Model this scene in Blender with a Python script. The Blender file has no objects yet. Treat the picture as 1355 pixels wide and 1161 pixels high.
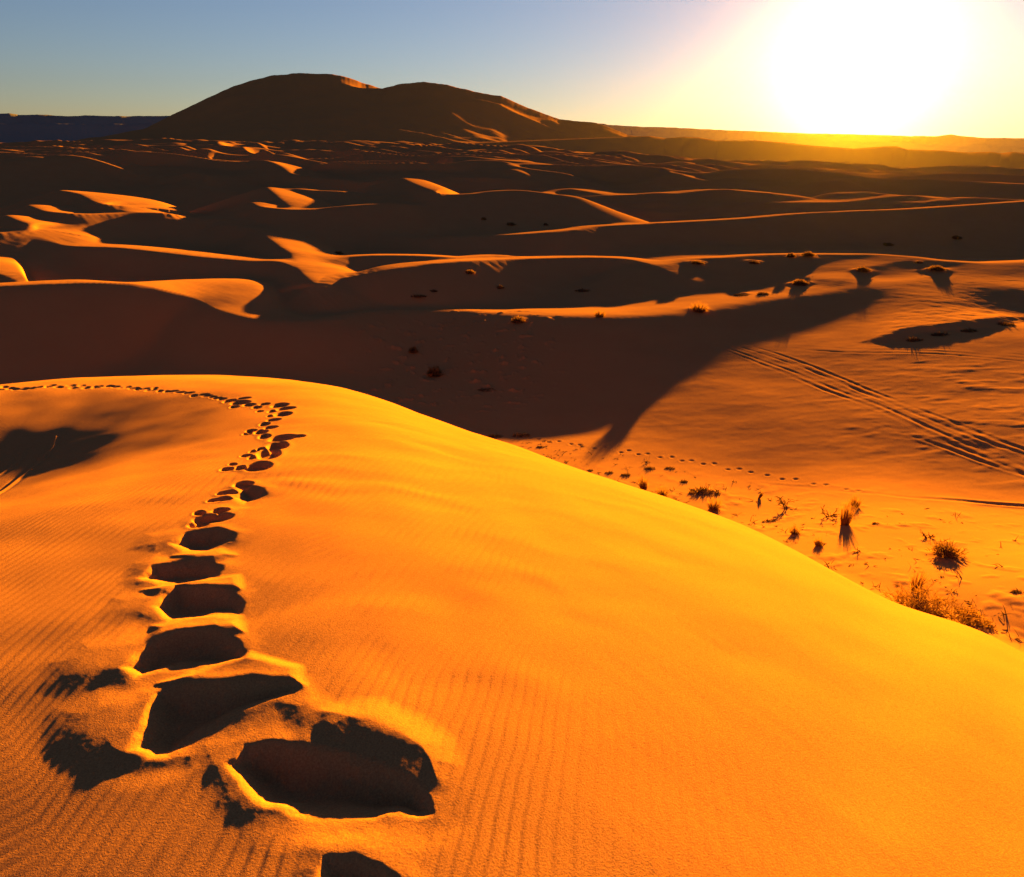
import bpy, math, random, time
import numpy as np

QUICK = False
EYE = 14.0            # camera height above the valley floor datum
F = 967.0; CX, CY = 677.5, 580.5          # photograph geometry (1355 x 1161)
RHO = math.radians(0.85)
PITCH = math.atan((CY - 182) / F)

# ------------------------------------------------------------------ camera maths
def ray(px, py):
    px = np.asarray(px, float); py = np.asarray(py, float)
    u = (px - CX) / F; v = -(py - CY) / F
    a = u * math.cos(RHO) - v * math.sin(RHO); b = u * math.sin(RHO) + v * math.cos(RHO)
    cp, sp = math.cos(PITCH), math.sin(PITCH)
    return a, cp + b * sp, -sp + b * cp

def tane(px, py):
    x, y, z = ray(px, py)
    return -z / np.hypot(x, y), np.arctan2(x, y)

def atz(px, py, z):
    """ground point seen at a pixel when it lies at height z (relative to the eye)"""
    t, az = tane(px, py)
    r = -np.asarray(z, float) / t
    return r * np.sin(az), r * np.cos(az)

_sx, _sy, _sz = ray(1140, 87)
SUN_AZ = math.atan2(_sx, _sy); SUN_EL = math.atan2(_sz, math.hypot(_sx, _sy))

# ------------------------------------------------------------------ noise
def _hash(ix, iy, seed):
    h = (ix.astype(np.int64) * 374761393 + iy.astype(np.int64) * 668265263 + seed * 974711) & 0xFFFFFFFF
    h = ((h ^ (h >> 13)) * 1274126177) & 0xFFFFFFFF
    return (h ^ (h >> 16)) & 0xFFFF

_ang = np.arange(65536) * (2 * np.pi / 65536)
_COS, _SIN = np.cos(_ang).astype(np.float32), np.sin(_ang).astype(np.float32)

def noise(x, y, seed=0):
    """gradient noise, about -0.7 .. 0.7"""
    x0 = np.floor(x); y0 = np.floor(y)
    fx = (x - x0).astype(np.float32); fy = (y - y0).astype(np.float32)
    ix = x0.astype(np.int64); iy = y0.astype(np.int64)
    def g(dx, dy):
        h = _hash(ix + dx, iy + dy, seed)
        return _COS[h] * (fx - dx) + _SIN[h] * (fy - dy)
    u = fx * fx * fx * (fx * (fx * 6 - 15) + 10); v = fy * fy * fy * (fy * (fy * 6 - 15) + 10)
    a = g(0, 0); b = g(1, 0); c = g(0, 1); d = g(1, 1)
    return (a + u * (b - a)) * (1 - v) + (c + u * (d - c)) * v

def fbm(x, y, seed=0, oct=4, gain=.5):
    s = 0; a = 1.0
    for i in range(oct):
        s = s + a * noise(x, y, seed + i * 17); x = x * 2.03 + 5.1; y = y * 2.03 - 3.7; a *= gain
    return s

def sstep(a, b, x):
    t = np.clip((x - a) / (b - a), 0, 1); return t * t * (3 - 2 * t)

def smax(a, b, k):
    h = np.maximum(k - np.abs(a - b), 0) / k
    return np.maximum(a, b) + h * h * k * .25

# ------------------------------------------------------------------ near dune (the one we stand on)
H0 = 1.7; S0 = -.055; PHI0 = math.radians(23)
SIL = [(-330,560),(-150,527),(0,508),(60,502),(120,499),(180,497),(240,496),(300,496),(380,500),(430,507),(480,519),(530,536),
       (570,553),(600,565),(660,583),(720,603),(780,624),(850,648),(920,672),(1000,703),(1060,730),(1099,752),
       (1160,789),(1220,812),(1300,837),(1355,868),(1500,945),(1700,1060)]
_t, _a = tane([p[0] for p in SIL], [p[1] for p in SIL])
_ga = np.linspace(_a[0], _a[-1], 400)
_gt = np.interp(_ga, _a, _t)
_k = np.exp(-.5 * (np.arange(-14, 15) / 5.0) ** 2); _k /= _k.sum()
_gt = np.convolve(np.pad(_gt, 14, mode='edge'), _k, 'valid')

def near_coef(phi):
    te = np.interp(phi, _ga, _gt)
    s = S0 * np.cos(phi - PHI0)
    k = np.maximum(te - s, .12) ** 2 / (4 * H0)
    return te, s, k

HOL = None
def near_dune(r, phi):
    te, s, k = near_coef(phi)
    rc = np.maximum((.6 - s) / (2 * k), 0)              # slope never steeper than sand can lie
    rr = np.minimum(r, rc)
    z = -H0 - s * rr - k * rr * rr - .6 * np.maximum(r - rc, 0)
    if HOL is not None:
        x = r * np.sin(phi); y = r * np.cos(phi)
        z = z - HOL[2] * np.exp(-((x - HOL[0]) ** 2 + (y - HOL[1]) ** 2) / (2 * HOL[3] ** 2))
    return z

def near_hit0(px, py):
    """point of the near dune's surface seen at a pixel"""
    t, az = tane(px, py)
    _, s, k = near_coef(az)
    b = t - s
    r = (b - np.sqrt(np.maximum(b * b - 4 * k * H0, 0))) / (2 * k)
    return r * np.sin(az), r * np.cos(az)

HOL = (*[float(v) for v in near_hit0(-118, 566)], .62, 1.55)
def near_hit(px, py):
    t, az = tane(px, py); t = np.atleast_1d(t); az = np.atleast_1d(az)
    rr = np.exp(np.linspace(math.log(.6), math.log(26), 900))
    R, A = np.meshgrid(rr, az)
    f = near_dune(R, A) + t[:, None] * R               # > 0 : ray below the sand
    f[:, 0] = -1
    k = np.argmax(f > 0, axis=1); miss = ~(f > 0).any(axis=1)
    k = np.where(miss, np.argmax(f, axis=1), k); k0 = np.maximum(k - 1, 0)
    i = np.arange(len(az)); f0, f1 = f[i, k0], f[i, k]
    w = np.where(miss, 1, np.clip(-f0 / (f1 - f0 + 1e-12), 0, 1))
    r = rr[k0] * (1 - w) + rr[k] * w
    if np.ndim(px) == 0: return r[0] * math.sin(az[0]), r[0] * math.cos(az[0])
    return r * np.sin(az), r * np.cos(az)

# ------------------------------------------------------------------ crest dunes of the middle distance
def catmull(P, n):
    P = np.asarray(P, float); Q = np.vstack([2 * P[0] - P[1], P, 2 * P[-1] - P[-2]]); out = []
    for i in range(1, len(Q) - 2):
        for t in np.arange(n) / n:
            a, b, c, d = Q[i - 1], Q[i], Q[i + 1], Q[i + 2]
            out.append(.5 * (2 * b + (c - a) * t + (2 * a - 5 * b + 4 * c - d) * t * t + (3 * b - a - 3 * c + d) * t ** 3))
    out.append(Q[-2]); return np.array(out)

class Crest:
    """crest line through pixels (px, py, z [, front slope, back slope, back length])"""
    def __init__(self, pts, sf=.4, sb=.04, lb=2.0, sb2=.32, w=.12, n=5, k=.5, wb=None):
        rows = []
        for p in pts:
            p = list(p) + [None] * (6 - len(p))
            x, y = atz(p[0], p[1], p[2])
            rows.append((x, y, p[2], sf if p[3] is None else p[3], sb if p[4] is None else p[4], lb if p[5] is None else p[5]))
        self.V = catmull(rows, n); self.w = w; self.sb2 = sb2; self.k = k
        self.wb = wb if wb is not None else 1.2
        zmin = -14.0
        self.m = 26.0
    def eval(self, x, y):
        V = self.V; n = len(V); w = self.w; wb = self.wb
        num = np.zeros(x.shape); den = np.zeros(x.shape)
        for i in range(n - 1):
            A, B = V[i], V[i + 1]
            dx, dy = B[0] - A[0], B[1] - A[1]; L2 = dx * dx + dy * dy + 1e-12
            qx = x - A[0]; qy = y - A[1]
            t0 = (qx * dx + qy * dy) / L2; t = np.clip(t0, 0, 1)
            d = np.hypot(qx - t * dx, qy - t * dy)
            side = qx * dy - qy * dx
            g = np.sqrt(d * d + w * w) - w
            zc = A[2] + (B[2] - A[2]) * t; sf = A[3] + (B[3] - A[3]) * t; sb = A[4] + (B[4] - A[4]) * t; lb = A[5] + (B[5] - A[5]) * t
            e = d - lb
            zb = zc - sb * g - self.sb2 * (.5 * (e + np.sqrt(e * e + wb * wb)) - .5 * (-lb + np.sqrt(lb * lb + wb * wb)))
            zf = zc - sf * g
            z = np.where(side > 0, zf, zb)
            if i == 0 or i == n - 2:                       # round the nose where the crest line ends
                off = (t0 < 0) if i == 0 else (t0 > 1)
                c = sstep(-.8, .8, side / np.maximum(d * math.sqrt(L2), 1e-9))
                z = np.where(off, zb * (1 - c) + zf * c, z)
            ww = math.sqrt(L2) / (d * d + .02) ** 8
            num += ww * z; den += ww
        return num / den

CRESTS = [
 # the ridge right behind the dune we stand on, dark slope towards us
 Crest([(-220,400,-8.6),(-60,384,-8.5),(0,378,-8.5),(100,374,-8.6),(165,375,-8.8,None,.10,1),(205,380,-9.1,None,.02,5),(255,393,-9.7,.5,.0,9),(290,409,-10.2,.45,-.0,9),
        (340,421,-10.6,.4,-.0,6),(400,424,-10.8,.35,.02,3),(440,419,-10.8,.3,.1,1),(500,411,-10.95,.22,.1,.5),(600,410,-11.15,.2,.1,.5),(670,415,-11.05,.18,.06,3),
        (760,418,-10.85,.17,.10,5),(850,417,-10.7,.16,.10,5),(925,409,-10.65,.16,.10,5),(1000,399,-10.55,.15,.10,5),(1100,386,-10.3,.13,.10,5),(1200,373,-10.1,.06,.085,5),
        (1280,363,-9.95,.04,.085,5),(1355,353,-9.75,.035,.085,5),(1500,340,-9.5,.035)], sf=.5, sb2=.25, w=1.0, k=.6, n=9),
 # sharp dune with the long bright crest in the middle
 Crest([(395,357,-9.7),(417,378,-10.0,None,.08,2),(450,370,-9.9),(510,358,-9.4),(560,350,-9.3),(620,345,-9.4),(680,343,-9.75),(760,341,-10.0),(820,342,-9.95),(850,347,-10.1),
        (880,358,-10.3),(905,368,-10.5),(925,377,-10.7),(945,388,-11.2)], sf=.34, sb=.07, lb=3.5, w=.35),
 # crest just behind it
 Crest([(395,362,-10.3),(430,347,-9.8),(460,340,-9.7),(500,338,-9.7),(560,338.5,-9.75),(610,341,-9.9),(650,339,-9.95),(683,343,-10.15),(720,347,-10.8)], sf=.16, sb=.07, lb=3.0, w=.3),
 # long left crest with the bright band and the spur running towards us
 Crest([(-200,330,-7.9),(-40,322,-8.1),(20,317,-8.2),(55,317,-8.3,.45,.03,5),(90,325,-8.6,.45,.02,4),(150,327,-8.7),(200,332,-8.9),(270,340,-9.2),(330,345,-9.4),(370,346,-9.4,.4,.08,3),(395,357,-9.6,.4,.10,4),(415,376,-9.9,.3,.12,3),(405,392,-10.6,.25,.12,2)],
       sf=.42, sb=.07, lb=4.0, w=.6),
 # spur above it
 Crest([(60,296,-8.0),(105,295,-8.1),(150,297,-8.2),(200,300,-8.4),(285,291,-8.1),(300,297,-8.3),(340,304,-8.6),(352,312,-8.8,.4,.14,4),(370,325,-9.1,.4,.15,4),(385,335,-9.3,.4,.15,4),(395,350,-9.8,.4,.15,2)], sf=.36, sb=.08, lb=2.6, w=.6),
 # left edge ridges
 Crest([(-60,345,-8.6),(0,362,-9.0),(40,376,-9.5,.2),(75,381,-10.3,.1),(150,392,-12.3,.08)], sf=.3, sb=.03, lb=3, w=.6),
 Crest([(37,323,-8.5),(25,328,-8.6),(-5,342,-9.0),(-60,352,-9.3)], sf=.25, sb=.04, lb=2.0, w=.6),
 # long straight ridge across the picture
 Crest([(395,322,-9.9),(430,304,-9.25),(480,306,-9.4),(530,313,-9.65),(560,315,-9.7),(590,314,-9.7),(620,313,-9.65),(700,309,-9.5),(760,304,-9.5),(800,299,-9.5),(900,294,-9.5),(990,289,-9.35),
        (1060,283,-9.0),(1120,280,-8.6),(1200,277,-8.3),(1280,272,-7.9),(1355,267,-7.4),(1500,258,-6.8)], sf=.30, sb=.055, lb=3.2, w=.6),
 # lit crest behind the right-hand slope
 Crest([(850,356,-10.3),(880,351,-10.15),(920,343,-9.95),(960,341,-9.85),(1000,338,-9.75),(1060,336.5,-9.65),(1120,336.5,-9.65),(1160,337,-9.6),(1200,340,-9.6),(1235,345,-9.65),(1270,348,-9.65),(1310,349,-9.6),(1400,347,-9.5)],
       sf=.10, sb=.075, lb=2.6, w=.4),
 Crest([(1085,384,-10.5),(1110,372,-10.15),(1125,362,-10.1),(1150,353,-9.9),(1200,347,-9.8),(1260,349,-9.75)], sf=.12, sb=.05, lb=3, w=.4),
 # pieces further back
 Crest([(-40,305,-7.6),(0,308,-7.7),(55,306,-7.9),(105,303,-8.1,.4,.08,3),(130,299,-8.2)], sf=.35, sb=.08, lb=2.6, w=.6),
 Crest([(10,285,-6.9),(22,290,-7.1,.3,.16,4),(38,296,-7.3,.3,.16,4),(52,306,-7.9,.3,.16,3)], sf=.35, sb=.14, lb=3, w=.6),
 Crest([(40,272,-6.6),(60,279,-6.9,.3,.12,4),(88,282,-7.0,.3,.12,4),(130,283,-7.2),(180,281.5,-7.3),(222,282,-7.4),(260,290,-8.2)], sf=.33, sb=.075, lb=3.4, w=.6),
 Crest([(150,277,-7.2),(175,282,-7.4,.3,.1,3),(205,290,-7.8,.3,.08,3),(240,292,-8.0),(290,290,-8.1)], sf=.33, sb=.06, lb=2, w=.6),
 Crest([(80,252,-5.9),(105,257,-6.1,.3,.11,9),(130,268,-6.6,.3,.11,7),(158,272,-6.9)], sf=.3, sb=.1, lb=6, w=.4),
 Crest([(270,290,-8.2),(300,284,-7.9),(340,282,-7.8,.35,.08,2.5),(348,289,-8.1,.35,.16,3),(356,298,-8.6,.35,.16,3)], sf=.35, sb=.075, lb=2.6, w=.6),
 Crest([(335,268,-7.0),(345,273,-7.2,.3,.12,4),(372,276,-7.4),(400,277,-7.5),(430,275.5,-7.5),(470,272,-7.3),(520,269,-7.3),(560,272,-7.8)], sf=.33, sb=.08, lb=2.6, w=.6),
 Crest([(355,248,-6.3),(363,255,-6.5,.3,.16,6),(372,264,-6.9,.3,.16,5),(386,276,-7.6)], sf=.3, sb=.14, lb=4, w=.6),
 Crest([(395,250,-6.5),(415,252,-6.6),(450,253.5,-6.7),(470,257,-6.9),(500,259,-7.0),(550,260,-7.1),(590,263,-7.5)], sf=.3, sb=.07, lb=3.8, w=.6),
 Crest([(535,236,-5.6),(550,243,-5.9),(570,251,-6.3),(590,257,-6.8),(630,256,-6.8),(655,253,-6.6),(690,252,-6.6),(740,258,-7.1)], sf=.25, sb=.07, lb=3.2, w=.6),
 Crest([(700,272,-10.03),(735,267,-9.64),(765,278,-10.30),(800,278,-10.30),(840,276,-10.03),(880,281,-10.16),(910,280,-10.03),(950,285,-10.56)], sf=.25, sb=.05, lb=7, w=.6),
 Crest([(720,255,-8.84),(760,262,-9.24),(810,269,-9.64),(860,267,-9.37),(900,270,-9.50),(950,279,-10.03),(1000,289,-10.96)], sf=.28, sb=.05, lb=7, w=.6),
 Crest([(780,260,-9.11),(830,258,-8.84),(875,257,-8.71),(900,262,-8.98),(918,270,-9.64)], sf=.25, sb=.05, lb=7, w=.6),
 Crest([(755,250,-8.45),(790,256,-8.84),(805,261,-9.24)], sf=.2, sb=.05, lb=7, w=.6),
 Crest([(900,256,-8.45),(950,251,-7.92),(980,254,-8.05),(1005,268,-8.98),(1040,272,-9.24),(1090,275,-9.50)], sf=.28, sb=.05, lb=7, w=.6),
 Crest([(970,271,-9.24),(1000,268,-8.98),(1060,268,-8.84),(1120,269,-8.84),(1180,260,-8.18),(1150,254,-7.79)], sf=.28, sb=.05, lb=7, w=.6),
 Crest([(1030,282,-9.90),(1060,273,-9.24),(1085,276,-9.37),(1110,281,-9.90)], sf=.28, sb=.05, lb=7, w=.6),
 Crest([(985,254,-8.05),(1025,257,-8.18),(1042,267,-8.98)], sf=.25, sb=.05, lb=7, w=.6),
 Crest([(1120,268,-8.71),(1200,259,-7.92),(1245,263,-7.92),(1290,262,-7.66),(1355,265,-7.92)], sf=.25, sb=.05, lb=7, w=.6),
 Crest([(1225,268,-8.32),(1250,265,-7.92),(1310,267,-8.05)], sf=.25, sb=.05, lb=7, w=.6),
]

# ------------------------------------------------------------------ base surface (valley floor): control points (px, py, z)
BASE = [(800,580,-12.15),(640,565,-12.45),(500,480,-12.5),(300,470,-12.4),(50,480,-12.6),(-200,500,-12.6),(560,440,-12.1),(700,470,-12.3),(720,520,-12.4),
        (850,500,-11.95),(900,600,-11.9),(1000,560,-11.6),(1000,480,-11.5),(1100,470,-11.1),(1100,540,-11.25),(1000,645,-11.6),(1100,640,-11.25),(1200,640,-11.05),(1355,668,-10.7),
        (1200,560,-11.0),(1355,590,-10.65),(1300,500,-10.55),(1355,430,-10.2),(1450,420,-10.1),(1200,440,-10.65),(1250,400,-10.3),(1355,385,-10.0),(1120,690,-10.5),(1050,690,-10.95),(940,650,-11.5),(860,630,-11.8),(780,605,-12.0),
        (1260,790,-9.2),(1190,740,-9.75),(1300,740,-9.65),(1355,770,-9.15),(1355,720,-9.9),(1450,760,-8.9),(1450,560,-10.4)]
_bx, _by = atz([p[0] for p in BASE], [p[1] for p in BASE], [p[2] for p in BASE])
_bz = np.array([p[2] for p in BASE], float)
_extra = []
for a in np.radians(np.arange(-60, 61, 12)):
    for r_ in (60, 80, 110):
        zz = -11.6 if a < .15 else -11.0
        _extra.append((r_ * math.sin(a), r_ * math.cos(a), zz - .008 * (r_ - 60)))
    _extra.append((6 * math.sin(a), 6 * math.cos(a), -10.5))
_bx = np.append(_bx, [e[0] for e in _extra]); _by = np.append(_by, [e[1] for e in _extra]); _bz = np.append(_bz, [e[2] for e in _extra])
def _phi(d): return np.sqrt(d * d + 9.0)
_D = np.hypot(_bx[:, None] - _bx[None], _by[:, None] - _by[None])
_n = len(_bx)
_M = np.zeros((_n + 3, _n + 3)); _M[:_n, :_n] = _phi(_D) - np.eye(_n) * .05
_M[:_n, _n] = 1; _M[:_n, _n + 1] = _bx; _M[:_n, _n + 2] = _by; _M[_n:, :_n] = _M[:_n, _n:].T
_W = np.linalg.solve(_M, np.append(_bz, [0, 0, 0]))
def base_rbf(x, y):
    out = _W[_n] + _W[_n + 1] * x + _W[_n + 2] * y
    for i in range(_n):
        out = out + _W[i] * _phi(np.hypot(x - _bx[i], y - _by[i]))
    return out

# ------------------------------------------------------------------ mountain and far ranges
MT = [(-400,215),(0,192),(100,186),(150,179),(190,171),(230,151),(270,132),(310,114),(332,107),(360,100),(390,97),(440,98),(462,103),(485,111),(505,117.5),(530,111),(560,108),(590,112),(640,124),
      (662,127),(700,143),(740,158),(790,162.5),(815,173),(830,179),(860,184),(900,190),(1000,205),(1200,225)]
_mt, _ma = tane([p[0] for p in MT], [p[1] for p in MT])
R_MT = 2300.0
RG = [(-400,205),(150,196),(600,190),(830,181),(860,180),(880,183),(905,181),(925,182),(950,186),(1000,186),(1040,189),(1075,193),(1130,197),(1160,194.5),(1185,193.5),(1200,198),(1240,199),(1280,202),(1310,201),(1325,203),(1340,201),(1355,203),(1500,206),(1800,212)]
_rt, _ra = tane([p[0] for p in RG], [p[1] for p in RG])
R_RG = 1500.0
def far_profile(pts, r):
    t, a = tane([p[0] for p in pts], [p[1] for p in pts]); return a, -t * r

def vdune(x, y, L, seed, r, ax=.62, warp=.55, ang=-.35):
    """field of sharp crested transverse dunes with wavelength about L; 0..1"""
    c, s = math.cos(ang), math.sin(ang)
    u = (x * c + y * s) / L * ax; v = (-x * s + y * c) / L
    wx = fbm(u * .7 + 3.1, v * .7, seed + 50, 2) * warp; wy = fbm(u * .7 - 9.2, v * .7 + 4.4, seed + 70, 2) * warp
    u = u + wx; v = v + wy
    n0 = 1 - np.abs(noise(u, v, seed)) * 2.1
    v2 = v + .22 * n0                                  # lean the crest towards the viewer
    n1 = 1 - np.sqrt(noise(u, v2, seed) ** 2 + (.045 + .0042 * r / L) ** 2) * 2.1
    n2 = 1 - np.sqrt(noise(u * 1.9 + 7, v2 * 1.9, seed + 9) ** 2 + (.06 + .009 * r / L) ** 2) * 2.1
    return np.clip(.8 * n1 + .2 * n2, -.3, 1)

_ms_a = np.linspace(_ma[0], _ma[-1], 500)
_ms_h = np.maximum(np.interp(_ms_a, _ma, -_mt * R_MT) + 45, 0)
_w = np.exp(-.5 * (np.arange(-60, 61) / 20.0) ** 2); _w /= _w.sum()
_ms_h = np.convolve(np.pad(_ms_h, 60, mode='edge'), _w, 'valid')
def massif(r, phi):
    """the great dune: a long climbing ramp of sand, steepest at the top"""
    zt = np.interp(phi, _ma, -_mt * R_MT) + 2.2 * fbm(phi * 45, phi * 0, 92, 4, .55)
    h = np.maximum(zt + 45, 0); hs = np.interp(phi, _ms_a, _ms_h)
    L_ = np.clip(hs * 5.4, 450, R_MT - 330)
    t = np.clip((r - (R_MT - L_)) / L_, 0, 1)
    hh = hs + (h - hs) * sstep(.62, 1.0, t)
    up = .80 * t + .20 * t * t
    down = 1 - sstep(R_MT, R_MT + 820, r)
    return hh * np.where(r < R_MT, up, down), t, h

def terrain_far(x, y, r, phi):
    b = -12.3 - .022 * np.clip(r - 110, 0, 1500)
    ramp, t, h = massif(r, phi)
    keep = 1 - .97 * sstep(.78, .98, t) * sstep(20, 80, h)          # the skyline itself is smooth
    hi = sstep(30, 120, ramp)
    d = 5.6 * vdune(x, y, 44., 11, r) * sstep(115, 190, r) * (1 - .75 * sstep(500, 1300, r))
    d = d + 4.6 * vdune(x, y, 24., 41, r) * sstep(125, 190, r) * (1 - .8 * sstep(350, 800, r))
    d = d + 11. * (vdune(x, y, 120., 23, r) - .38) * sstep(220, 480, r) * (1 - .35 * hi)
    d = d + 24. * (vdune(x, y, 330., 31, r) - .42) * sstep(600, 1100, r)
    d = d + 22. * (.6 - np.sqrt(noise(x / 210. + .5 * noise(x / 300., y / 300., 98), y / 210., 97) ** 2 + .003) * 2.2) * hi
    d = (d + 30. * noise(x / 480., y / 900., 99) * hi) * (1 - .38 * hi)
    b = b + .022 * np.clip(r - 130, 0, 220) * sstep(.25, .0, phi) * (1 - sstep(1400, 2300, r))
    d = d * (1 + (np.clip(h / 160, .24, 1) - 1) * sstep(350, 850, r) * (1 - .5 * sstep(.1, .3, phi) * sstep(1500, 1000, r)))
    return b + ramp + d * keep * (1 - .5 * sstep(R_MT, R_MT + 300, r))

def terrain_ridge(x, y, r, phi):
    zt = np.interp(phi, _ra, -_rt * R_RG)
    prof = np.exp(-((r - R_RG) / np.where(r < R_RG, 260., 400.)) ** 2)
    return -48 + (zt + 48) * prof

# ------------------------------------------------------------------ footprints, tracks
FOOT = []      # (kind, data)
def gpoly(pts):
    x, y = near_hit([p[0] for p in pts], [p[1] for p in pts]); return np.stack([x, y], 1)

PITS = [ # polygon in the photo, depth, wall width, rim height, rim width
 ([(300,1012),(322,990),(356,985),(400,986),(450,994),(500,1008),(542,1030),(566,1055),(572,1074),(555,1080),(515,1074),(465,1074),(400,1078),(352,1070),(316,1044)], .125, .05, .012, .05),
 ([(415,1170),(425,1132),(470,1128),(510,1145),(540,1175),(500,1230),(430,1230)], .09, .04, .012, .04),
 ([(175,992),(185,965),(205,920),(240,908),(300,906),(360,908),(396,912),(370,928),(320,942),(270,968),(225,1000),(200,1004)], .10, .05, .015, .05),
 ([(158,888),(175,868),(200,848),(245,836),(285,834),(318,848),(328,866),(322,876),(270,880),(220,886),(180,898)], .085, .045, .015, .05),
 ([(196,806),(215,788),(232,776),(270,778),(312,784),(323,797),(315,810),(270,812),(225,820)], .085, .045, .015, .05),
 ([(180,766),(200,750),(235,742),(280,740),(298,750),(290,764),(250,770),(215,774)], .08, .045, .014, .05),
 ([(222,720),(245,706),(290,699),(314,707),(308,717),(275,726),(245,728)], .085, .05, .014, .05),
 ([(303,658),(310,645),(330,641),(352,646),(350,655),(325,664)], .085, .05, .014, .05),
]
MOUNDS = [ # polygon, height, edge
 ([(432,946),(462,936),(500,936),(550,956),(582,985),(588,1012),(578,1032),(548,1014),(504,994),(460,980),(436,966)], .16, .10),
 ([(380,935),(410,922),(450,940),(455,975),(400,975)], .06, .06),
 ([(270,985),(300,1010),(330,1060),(380,1090),(470,1088),(545,1085),(560,1120),(545,1170),(500,1140),(430,1100),(330,1118),(285,1070)], .010, .05),
 ([(70,880),(110,852),(165,840),(205,850),(190,885),(150,905),(105,915),(75,905)], .060, .10),
 ([(72,985),(85,945),(130,920),(180,915),(195,930),(175,985),(200,1008),(250,1000),(160,1008),(100,1005)], .065, .10),
 ([(250,890),(330,868),(395,885),(400,910),(330,905),(270,912),(210,905)], .13, .045),
 ([(200,830),(260,815),(318,815),(322,838),(260,842),(200,850)], .11, .045),
 ([(140,815),(150,792),(190,782),(215,790),(190,815),(165,822)], .05, .08),
 ([(190,782),(250,768),(315,762),(318,780),(260,782),(210,788)], .10, .04),
 ([(168,762),(178,745),(205,735),(220,745),(200,760)], .04, .06),
 ([(230,736),(290,726),(312,735),(280,745)], .08, .04),
 ([(175,725),(195,708),(240,700),(235,715),(205,728)], .035, .06),
 ([(400,910),(430,930),(380,960),(300,985),(255,1010),(255,975),(320,940)], .03, .06),
]
ELL = [ # cx, cy, half width, half height, depth
 (282,687,26,6,.05),(262,696,14,4,.04),(264,680,8,3.5,.04),(292,676,12,3.5,.04),(322,641,14,4,.04),(300,652,14,2.5,.03),(296,660,12,2.5,.03),(284,662,10,2,.03),
 (342,618,18,5.5,.06),(318,620,9,3,.03),(300,622,9,2.5,.03),(308,615,6,2,.03),(355,601,16,6.5,.07),(335,606,7,2.5,.03),(325,603,7,2,.03),
 (367,590,14,5,.06),(345,594,6,2,.03),(336,597,7,1.8,.03),(374,580,18,3.6,.05),(392,578,12,2,.03),(350,578,8,3,.03),(345,572,9,3,.04),(332,570,7,2,.03),(327,574,6,1.8,.03),
 (358,566,9,2,.03),(350,562,7,2,.03),(362,557,10,1.6,.03),(374,549,12,3.2,.04),(378,541,13,2.2,.04),(370,537,12,2.4,.04),(360,545,6,2,.03),(358,552,5,1.5,.03),(344,545,5,1.4,.03),
 (318,534,13,3,.04),(305,531,10,2.2,.04),(330,537,8,2,.03),(310,540,6,1.8,.03),(340,540,6,1.6,.03),(322,528,10,1.6,.03),(350,536,7,1.5,.03),
]
rs = random.Random(5)
_trail = [(305,532),(270,525),(245,521),(215,517),(185,513.5),(150,511.5),(110,511.5),(70,511.5),(30,512.5),(-20,515),(-80,520)]
for (ax, ay), (bx, by) in zip(_trail[:-1], _trail[1:]):
    nseg = max(2, int((ax - bx) / 7))
    for i in range(nseg):
        t = (i + rs.random() * .6) / nseg
        ELL.append((ax + (bx - ax) * t, ay + (by - ay) * t + rs.uniform(-2.0, 2.0), rs.uniform(4, 8), rs.uniform(.8, 1.5), rs.uniform(.016, .026)))

def poly_sd(x, y, P):
    """signed distance, negative inside"""
    n = len(P); d = np.full(x.shape, 1e18); ins = np.zeros(x.shape, bool)
    for i in range(n):
        ax, ay = P[i]; bx, by = P[(i + 1) % n]
        dx, dy = bx - ax, by - ay
        t = np.clip(((x - ax) * dx + (y - ay) * dy) / (dx * dx + dy * dy + 1e-12), 0, 1)
        d = np.minimum(d, (x - ax - t * dx) ** 2 + (y - ay - t * dy) ** 2)
        c = ((ay > y) != (by > y)) & (x < (bx - ax) * (y - ay) / (by - ay + 1e-12) + ax)
        ins ^= c
    d = np.sqrt(d); return np.where(ins, -d, d)

def line_d(x, y, L):
    d = np.full(x.shape, 1e18); best = np.zeros(x.shape)
    for i in range(len(L) - 1):
        ax, ay = L[i]; dx, dy = L[i + 1][0] - ax, L[i + 1][1] - ay
        t = np.clip(((x - ax) * dx + (y - ay) * dy) / (dx * dx + dy * dy + 1e-12), 0, 1)
        e = (x - ax - t * dx) ** 2 + (y - ay - t * dy) ** 2
        s = np.sign((x - ax) * dy - (y - ay) * dx)
        m = e < d; d[m] = e[m]; best[m] = s[m]
    return np.sqrt(d) * best

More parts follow.
